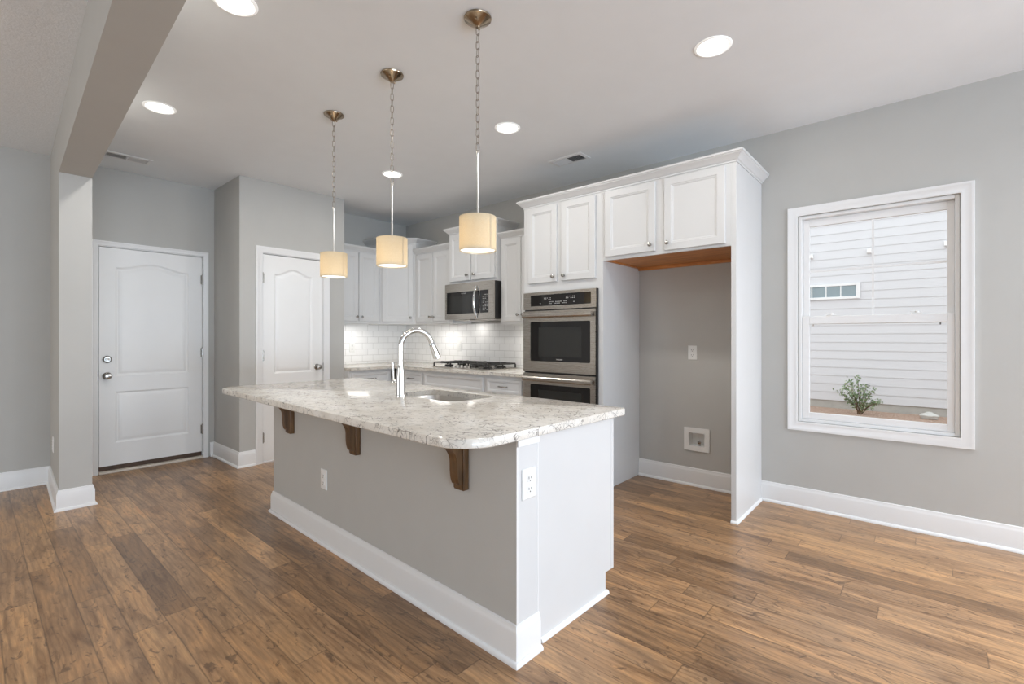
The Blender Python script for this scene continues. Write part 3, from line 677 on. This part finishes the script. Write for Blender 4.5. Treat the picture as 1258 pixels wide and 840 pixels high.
for k in range(5):
    m = MB(); c = (-.178, (k - 2) * .060, 0); m.lathe([(.021, .0085), (.021, .012), (.017, .014), (.0155, .028), (.012, .031), (.003, .0315)], c, seg=20); m.box(c[0] - .016, c[1] - .003, .030, c[0] + .016, c[1] + .003, .035, .001); m.build('knob', STEELV, r, smooth=35)

# ------------------------------------------------------------------ island
IR = -.0258
def IW(x, y, z=0.0): return (math.cos(IR) * x - math.sin(IR) * y, math.sin(IR) * x + math.cos(IR) * y, z)
IX0, IX1, IXC = 1.325, 1.452, 2.047     # knee wall faces, cabinet front
IY0, IY1 = 1.199, 3.50
IOFF = (1.68, 2.35, 0)
isl = thing('kitchen_island', 'grey and white kitchen island standing in the middle of the floor', 'island', IW(*IOFF[:2]), IR)
CT0, CT1 = .8435, .8785
m = MB(); m.box(IX0, IY0, 0, IX1, IY1, CT0 - .0005); m.build('knee_wall', WALL, isl, IOFF)
# white end trim of the knee wall
m = MB(); m.box(IX0 - .001, IY0 - .0045, .146, IX0 + .006, IY0 - .0005, CT0 - .016); m.box(IX1 - .006, IY0 - .0045, .146, IX1 + .0, IY0 - .0005, CT0 - .016); m.box(IX0 - .001, IY0 - .012, CT0 - .030, IX1, IY0 - .0005, CT0 - .001, .002)
m.build('corner_trim', TRIM, isl, IOFF)
MB().box(IX0 + .006, IY0 - .0032, .146, IX1 - .006, IY0 - .0004, CT0 - .030).build('end_cap', CAB, isl, IOFF)
MB().sweep([(IX1, IY1), (IX0, IY1), (IX0, IY0), (IX1 + .003, IY0)], [(o + .0005, h + .0003) for o, h in BP], mp=lambda x, y, h: (x, y, h)).build('baseboard', TRIM, isl, IOFF, smooth=35)
# cabinet carcass: hollow, of panels
PY = IY0 + .012
m = MB(); ep = [(IX1 + .003, 0), (1.976, 0), (1.976, .102), (IXC - .021, .102), (IXC - .021, CT0 - .001), (IX1 + .003, CT0 - .001)]
m.loft([[(x, PY, z) for x, z in ep], [(x, PY + .018, z) for x, z in ep]]); m.build('end_panel', CAB, isl, IOFF)
m = MB(); m.loft([[(x, IY1 - .018, z) for x, z in ep], [(x, IY1, z) for x, z in ep]]); m.build('end_panel', CAB, isl, IOFF)
m = MB(); m.box(IX1 + .003, PY + .018, .102, IXC - .021, IY1 - .018, .12); m.box(1.958, PY + .018, 0, 1.976, IY1 - .018, .102)
m.box(IXC - .04, PY + .018, .12, IXC - .021, IY1 - .018, .14); m.box(IXC - .04, PY + .018, CT0 - .04, IXC - .021, IY1 - .018, CT0 - .001)
ys = [PY + .018, 1.75, 2.66, IY1 - .018]
for y in (1.75, 2.66): m.box(IXC - .04, y - .02, .14, IXC - .021, y + .02, CT0 - .04)
m.build('face_frame', CAB, isl, IOFF)
MB().box(IXC - .021, PY - .001, .102, IXC, PY + .022, CT0 - .001).build('face_stile', CAB, isl, IOFF)
# doors on the cooking side, facing the cabinet wall
def island_door(y0, y1, kside):
    m = MB(); m.loft([[(IXC - .0205 - yy, y0 + dd, .13 + dd), (IXC - .0205 - yy, y1 - dd, .13 + dd), (IXC - .0205 - yy, y1 - dd, .82 - dd), (IXC - .0205 - yy, y0 + dd, .82 - dd)] for dd, yy in DP])
    dr = m.build('door', CAB, isl, IOFF)
    ky = y1 - .03 if kside else y0 + .03
    m = MB(); m.lathe([(.0085, 0), (.005, .004), (.0045, .014), (.0135, .022), (.0135, .026), (.003, .030)], (IXC - .0003, ky, .74), (1, 0, 0), 14); m.build('knob', NICKEL, dr, IOFF, smooth=35)
for y0, y1, k in ((1.26, 1.735, 1), (1.775, 2.195, 1), (2.205, 2.645, 0), (2.69, 3.06, 1), (3.07, 3.46, 0)): island_door(y0, y1, k)
MB().sweep([(IX1 + .03, PY), (1.988, PY)], [(o + .0004, h + .0003) for o, h in SHOE]).build('shoe_molding', TRIM, isl, IOFF, smooth=40)
# corbels under the overhang
def corbel(y):
    m = MB(); H, D, T = .246, .205, .060; zt = CT0 - .0008; x = IX0 - .0006
    out = [(.0, 0), (D, 0), (D, .026)]
    for k in range(1, 15):
        a = PI / 2 * k / 14; out.append((D - .147 * math.sin(a), .026 + .104 * (1 - math.cos(a))))
    for k in range(1, 15):
        a = PI / 2 * k / 14; out.append((.058 - .002 * math.sin(a) - .016 * (1 - math.cos(a)), .155 + .066 * math.sin(a)))
    out += [(.036, .218), (.036, .238), (0, .238)]
    P = [(x - o, zt - h) for o, h in out]
    m.loft([[(px, y + .006, pz) for px, pz in P], [(px, y + T - .006, pz) for px, pz in P]])
    m.box(x - .030, y, zt - H, x - .0002, y + T, zt - .0002, .002)
    m.build('corbel', CORBEL, isl, IOFF, smooth=30)
for y in (1.462, 2.323, 3.155): corbel(y)
# --- island worktop with sink cut-out
SK = (1.655, 1.955, 1.995, 2.545)
wt = thing('island_worktop', 'large veined stone slab with rounded corners topping the island', 'worktop', IW(IOFF[0], IOFF[1], CT0), IR); WOFF = (IOFF[0], IOFF[1], CT0)
m = MB(); OX = (1.040, 1.172, 2.112, 3.735); rad = [.16, .03, .05, .13]
ring = lambda e, z: m.vs(rrect(OX[0] + e, OX[1] + e, OX[2] - e, OX[3] - e, [max(.004, q - e) for q in rad], 10, z))
hole = lambda e, z: m.vs(rrect(SK[0] - e, SK[1] - e, SK[2] + e, SK[3] + e, .075 + e, 8, z))
R = [ring(.003, CT0), ring(0, CT0 + .003), ring(0, CT1 - .006), ring(.0018, CT1 - .0018), ring(.006, CT1)]
for a, b in zip(R, R[1:]): m.quadring(a, b)
Hh = [hole(0, CT0), hole(0, CT1 - .003), hole(.003, CT1)]
for a, b in zip(Hh, Hh[1:]): m.quadring(a, b)
m.fill([R[-1], Hh[-1]]); m.fill([R[0], Hh[0]]); m.build('slab', QUARTZ, wt, WOFF, smooth=40)
# --- sink
sk = thing('kitchen_sink', 'undermount stainless steel sink bowl in the island worktop', 'sink', IW((SK[0] + SK[2]) / 2, (SK[1] + SK[3]) / 2, .66), IR); SOFF = ((SK[0] + SK[2]) / 2, (SK[1] + SK[3]) / 2, .66)
m = MB(); rr = lambda e, r_, z: rrect(SK[0] + e, SK[1] + e, SK[2] - e, SK[3] - e, r_, 8, z)
m.loft([rr(-.018, .09, CT0 - .0018), rr(.002, .075, CT0 - .0018), rr(.003, .075, CT0 - .005), rr(.008, .07, .70), rr(.02, .06, .675), rr(.05, .04, .668)], cap0=False)
o = m.build('bowl', STEELV, sk, SOFF, smooth=40); sm = o.modifiers.new('thickness', 'SOLIDIFY'); sm.thickness = .0015; sm.offset = 1
m = MB(); m.lathe([(.045, 0), (.045, .003), (.036, .005), (.03, .002), (.004, .002)], (1.825, 2.25, .6685), seg=24); m.build('drain', CHROME, sk, SOFF, smooth=40)
# --- faucet
FX, FY = 1.597, 2.352
fa = thing('pull_down_faucet', 'polished chrome gooseneck faucet standing behind the island sink', 'faucet', IW(FX, FY, CT1), IR)
m = MB(); m.lathe([(.030, .0005), (.030, .010), (.0285, .014), (.0275, .02), (.0265, .11), (.0215, .155), (.0165, .185), (.0155, .19)], seg=28); m.build('body', CHROME, fa, smooth=40)
ux, uy = math.cos(-.28), math.sin(-.28); RA = .096; zc = .292
P = [(0, 0, .19), (0, 0, zc - .05)]
for k in range(0, 19):
    a = PI - (PI - .30) * k / 18; q = RA + RA * math.cos(a); P.append((ux * q, uy * q, zc + RA * math.sin(a)))
m = MB(); m.tube(P, .0162, 16); m.lathe([(.0175, 0), (.0175, .006)], (0, 0, .186), seg=24); m.build('spout', CHROME, fa, smooth=50)
e0, e1 = Vector(P[-2]), Vector(P[-1]); dv = (e1 - e0).normalized()
m = MB(); m.lathe([(.0165, 0), (.0165, .004), (.0182, .006), (.0185, .03), (.0225, .085), (.024, .105), (.020, .108), (.004, .108)], e1, dv, 24); m.build('spray_head', CHROME, fa, smooth=40)
m = MB(); m.lathe([(.014, .018), (.016, .036), (.0195, .040), (.0195, .060), (.014, .066), (.003, .067)], (0, 0, .085), (-.25, 1, 0), 20); hb = Vector((-.25, 1, 0)).normalized() * .050 + Vector((0, 0, .090))
m.tube([hb, hb + Vector((-.002, .006, .03)), hb + Vector((-.003, .010, .11))], [.0075, .0085, .0100], 12); m.build('lever_handle', CHROME, fa, smooth=45)

# ------------------------------------------------------------------ outlets and plates (local: face toward -y)
def plate(name, label, cat, loc, rz, kind='duplex', w=.075, h=.118):
    r = thing(name, label, cat, loc, rz)
    m = MB(); m.loft([[(-w / 2 + e, y, -h / 2 + e), (w / 2 - e, y, -h / 2 + e), (w / 2 - e, y, h / 2 - e), (-w / 2 + e, y, h / 2 - e)] for e, y in ((0, -.0005), (0, -.003), (.004, -.006), (.012, -.0065))]); m.build('cover_plate', PLASTIC, r, smooth=20)
    if kind == 'duplex':
        for z in (-.021, .021):
            m = MB(); m.loft([[(px, y, z + pz) for px, pz, _ in rrect(-.017 + e, -.0145 + e, .017 - e, .0145 - e, .009, 5)] for e, y in ((0, -.0066), (0, -.0085), (.001, -.009))]); s_ = m.build('socket', PLASTIC, r, smooth=40)
            m = MB(); m.box(-.0085, -.0096, z - .002, -.0060, -.0091, z + .0075); m.box(.0055, -.0096, z - .001, .0078, -.0091, z + .007); m.lathe([(.0026, 0), (.0026, .0004)], (0, -.0091, z - .0085), (0, -1, 0), 10); m.build('slots', DARK, s_)
    else:
        m = MB(); m.box(-.017, -.0085, -.034, .017, -.0066, .034, .001); m.box(-.0155, -.0105, .001, .0155, -.0086, .032, .001); m.box(-.0155, -.0095, -.032, .0155, -.0086, -.001, .001); m.build('rocker', PLASTIC, r)
    m = MB(); m.lathe([(.003, 0), (.0022, .001)], (0, -.0066, 0 if kind == 'duplex' else .046), (0, -1, 0), 10); m.build('screw', PLASTIC, r)
    return r
p = IW(1.392, IY0 - .0035, .664); plate('power_outlet', 'white duplex outlet on the white end of the island', 'outlet', p, IR, w=.080)
p = IW(IX0 - .0006, 2.738, .382); plate('power_outlet', 'white duplex outlet low on the grey long side of the island', 'outlet', p, IR + RZ)
plate('power_outlet', 'white duplex outlet high on the grey niche wall', 'outlet', (XW - .0002, 1.465, 1.098), RZ)
plate('wall_switch', 'white rocker switch plate on the tile behind the cooktop', 'switch', (XW - .0087, 4.30, 1.115), RZ, 'rocker')
plate('power_outlet', 'white outlet on the backsplash beside the pantry wall', 'outlet', (3.13, YB - .0087, 1.10), 0)
yy = 5.15; plate('power_outlet', 'white outlet low on the shaded side of the column', 'outlet', (.42 + .0371 * (yy - 4.612) - .0004, yy, .385), RZ - .037)
# recessed ice maker water box
r = thing('water_supply_box', 'white recessed water valve box low in the refrigerator niche', 'valve box', (XW, 1.43, .383), RZ)
m = MB(); a = rrect(-.104, -.095, .104, .095, .004, 3); b = rrect(-.064, -.056, .064, .053, .004, 3)
A = m.vs([(p[0], -.0006, p[1]) for p in a]); B = m.vs([(p[0], -.011, p[1]) for p in a]); C = m.vs([(p[0], -.011, p[1]) for p in b]); D = m.vs([(p[0] * .97, .066, p[1] * .97) for p in b]); A2 = m.vs([(p[0] * .99, -.0006, p[1] * .99) for p in b]); 
m.quadring(A, B); m.quadring(C, D); m.fill([B, C]); m.f(*D); m.bm.verts.remove if False else [m.bm.verts.remove(q) for q in A2]; m.build('frame', PLASTIC, r, smooth=20)
m = MB(); m.lathe([(.009, 0), (.009, .028), (.006, .032), (.006, .040), (.002, .041)], (.012, .030, -.0535), seg=14); m.lathe([(.014, 0), (.014, .006), (.004, .008)], (.012, .022, -.026), (0, -1, 0), 14); m.build('valve', NICKEL, r, smooth=40)

# ------------------------------------------------------------------ pendants
def pendant(x, y, label):
    r = thing('pendant_light', label, 'pendant lamp', (x, y, ZC), 0, 'drum pendants over the island')
    m = MB(); m.lathe([(.064, -.0005), (.066, -.004), (.064, -.009), (.058, -.012), (.030, -.030), (.013, -.043), (.011, -.047), (.003, -.048)], seg=40); c = m.build('canopy', BRASS, r, smooth=35)
    for a in (.6, .6 + PI):
        m = MB(); m.lathe([(.005, 0), (.005, .007), (.002, .009)], (.036 * math.cos(a), .036 * math.sin(a), -.0265), (.55 * math.cos(a), .55 * math.sin(a), -.83), 10)
        m.build('canopy_screw', BRASS, c, smooth=40)
    m = MB(); zt, zb, n = -.046, -.632, 17; pitch = (zt - zb) / n; lh, lw = pitch / 2 + .0035, .0085
    for k in range(n):
        zc_ = zt - (k + .5) * pitch; pts = []
        for j in range(16):
            a = 2 * PI * j / 16; u = lw * math.cos(a); v = (lh - lw) * (1 if math.sin(a) > 1e-6 else (-1 if math.sin(a) < -1e-6 else 0)) + lw * math.sin(a)
            ph = (PI / 4 if k % 2 else -PI / 4) + .5; pts.append((u * math.cos(ph), u * math.sin(ph), zc_ + v))
        m.tube(pts, .0017, 6, closed=True)
    m.build('chain', CHAIN, r, smooth=60)
    m = MB(); m.lathe([(.0045, -.630), (.007, -.634), (.007, -.650), (.0052, -.653), (.0052, -.938), (.010, -.942), (.011, -.955), (.003, -.956)], seg=18); m.build('rod', RODM, r, smooth=40)
    z0, z1, R_ = -1.110, -.948, .0875
    m = MB(); m.lathe([(R_ - .0012, z1), (R_, z1), (R_, z0), (R_ - .0012, z0), (R_ - .0012, z1)], seg=56, cap0=False, cap1=False); sh = m.build('shade', SHADE, r, smooth=40)
    m = MB(); m.tube([((R_ - .0030) * math.cos(2 * PI * j / 40), (R_ - .0030) * math.sin(2 * PI * j / 40), z0 + .003) for j in range(40)], .0016, 6, closed=True); m.build('shade_ring', RODM, sh, smooth=60)
    m = MB(); m.tube([((R_ - .0030) * math.cos(2 * PI * j / 40), (R_ - .0030) * math.sin(2 * PI * j / 40), z1 - .003) for j in range(40)], .0016, 6, closed=True)
    for j in range(3):
        a = 2 * PI * j / 3 + .4; m.tube([(.008 * math.cos(a), .008 * math.sin(a), z1 - .006), ((R_ - .0025) * math.cos(a), (R_ - .0025) * math.sin(a), z1 - .003)], .0016, 6)
    m.build('shade_spider', RODM, sh, smooth=60)
    a0 = math.atan2(-y, -x) + .75
    m = MB(); m.loft([[((R_ + q) * math.cos(a0 + t), (R_ + q) * math.sin(a0 + t), z) for q, t in ((.0003, -.05), (.0009, -.05), (.0009, .05), (.0003, .05))] for z in (z0, z1)]); m.build('seam', SHADE, sh)
    m = MB(); m.lathe([(R_ - .004, z0 + .008), (R_ - .004, z0 + .011), (.004, z0 + .011)], seg=48); m.build('diffuser', FOAM, r, smooth=40)
    m = MB(); m.lathe([(.012, -.957), (.012, -.985), (.016, -.99), (.029, -1.02), (.030, -1.036), (.022, -1.055), (.004, -1.063)], seg=20); m.build('bulb', emit('warm_bulb', (1, .80, .52), 2.0) if 'warm_bulb' not in bpy.data.materials else bpy.data.materials['warm_bulb'], r, smooth=60)
    l = bpy.data.lights.new('pendant_lamp', 'POINT'); l.energy = PENDANT_W; l.color = (1, .85, .66); l.shadow_soft_size = .02
    lo = bpy.data.objects.new('pendant_lamp', l); COL.objects.link(lo); lo.parent = r; lo.location = (0, .045, -1.03)
    l = bpy.data.lights.new('pendant_downlight', 'AREA'); l.shape = 'DISK'; l.size = .15; l.energy = PENDANT_W * .6; l.color = (1, .92, .78)
    lo = bpy.data.objects.new('pendant_downlight', l); COL.objects.link(lo); lo.parent = r; lo.location = (0, 0, z0 + .003)
    return r
pendant(1.641, 3.049, 'drum pendant hanging farthest away, in front of the pantry door')
pendant(1.612, 2.330, 'drum pendant hanging in the middle, in front of the corner cabinet')
pendant(1.595, 1.611, 'drum pendant hanging closest, in front of the microwave')

# ------------------------------------------------------------------ ceiling fixtures
def downlight(x, y, label):
    r = thing('recessed_light', label, 'ceiling light', (x, y, ZC), 0, 'round recessed ceiling lights')
    m = MB(); m.lathe([(.092, -.0005), (.092, -.003), (.088, -.006), (.080, -.007), (.076, -.004), (.072, -.002), (.072, -.0008)], seg=44, cap0=False, cap1=False); m.build('trim_ring', emit('glowing_white_trim', (.86, .86, .84), .35) if 'glowing_white_trim' not in bpy.data.materials else bpy.data.materials['glowing_white_trim'], r, smooth=40)  # ring glows faintly, the lens spill is put into its material
    m = MB(); m.lathe([(.072, -.0008), (.072, -.0022), (.03, -.0026), (.004, -.0028)], seg=40); m.build('lens', LED, r, smooth=60)
    l = bpy.data.lights.new('recessed_lamp', 'AREA'); l.shape = 'DISK'; l.size = .12; l.energy = DOWNLIGHT_W; l.color = (1, .975, .935)
    lo = bpy.data.objects.new('recessed_lamp', l); COL.objects.link(lo); lo.parent = r; lo.location = (0, 0, -.012)
downlight(.797, 2.365, 'round recessed ceiling light beside the beam, nearer the camera')
downlight(.833, 3.825, 'round recessed ceiling light in front of the entry door')
downlight(2.604, 3.76, 'round recessed ceiling light seen behind the middle pendant rod')
downlight(2.576, 2.296, 'round recessed ceiling light between the closest pendant and the ceiling vent')
downlight(2.561, .844, 'round recessed ceiling light in front of the tall refrigerator panel')
def vent(x, y, rz, label):
    r = thing('ceiling_vent', label, 'vent', (x, y, ZC), rz)
    w, h = .165, .082
    m = MB(); a = rrect(-w, -h, w, h, .004, 2); b = rrect(-w + .028, -h + .028, w - .028, h - .028, .002, 2)
    A = m.vs([(p[0], p[1], -.0006) for p in a]); B = m.vs([(p[0], p[1], -.005) for p in a]); C = m.vs([(p[0], p[1], -.008) for p in b]); D = m.vs([(p[0], p[1], -.0012) for p in b])
    m.quadring(A, B); m.quadring(B, C); m.quadring(C, D); m.f(*A); m.build('frame', TRIM, r)
    MB().box(-w + .029, -h + .029, -.0018, w - .029, h - .029, -.0013).build('duct_opening', DARK, r)
    m = MB(); m.box(-.005, -h + .028, -.0085, .005, h - .028, -.002); n = 13
    for side in (-1, 1):
        for k in range(n):
            x0 = side * (.010 + k * .0098); m.loft([[(x0 - side * .003, yy, -.0025), (x0 + side * .0045 * side * side, yy, -.0085), (x0 + side * .0045 + .001, yy, -.0085), (x0 - side * .003 + .001, yy, -.0025)] for yy in (-h + .029, h - .029)])
    m.build('louver', TRIM, r)
vent(.885, 5.10, 0, 'white ceiling vent by the column above the entry door')
vent(3.385, 2.31, PI / 2, 'white ceiling vent above the tall oven cabinet')
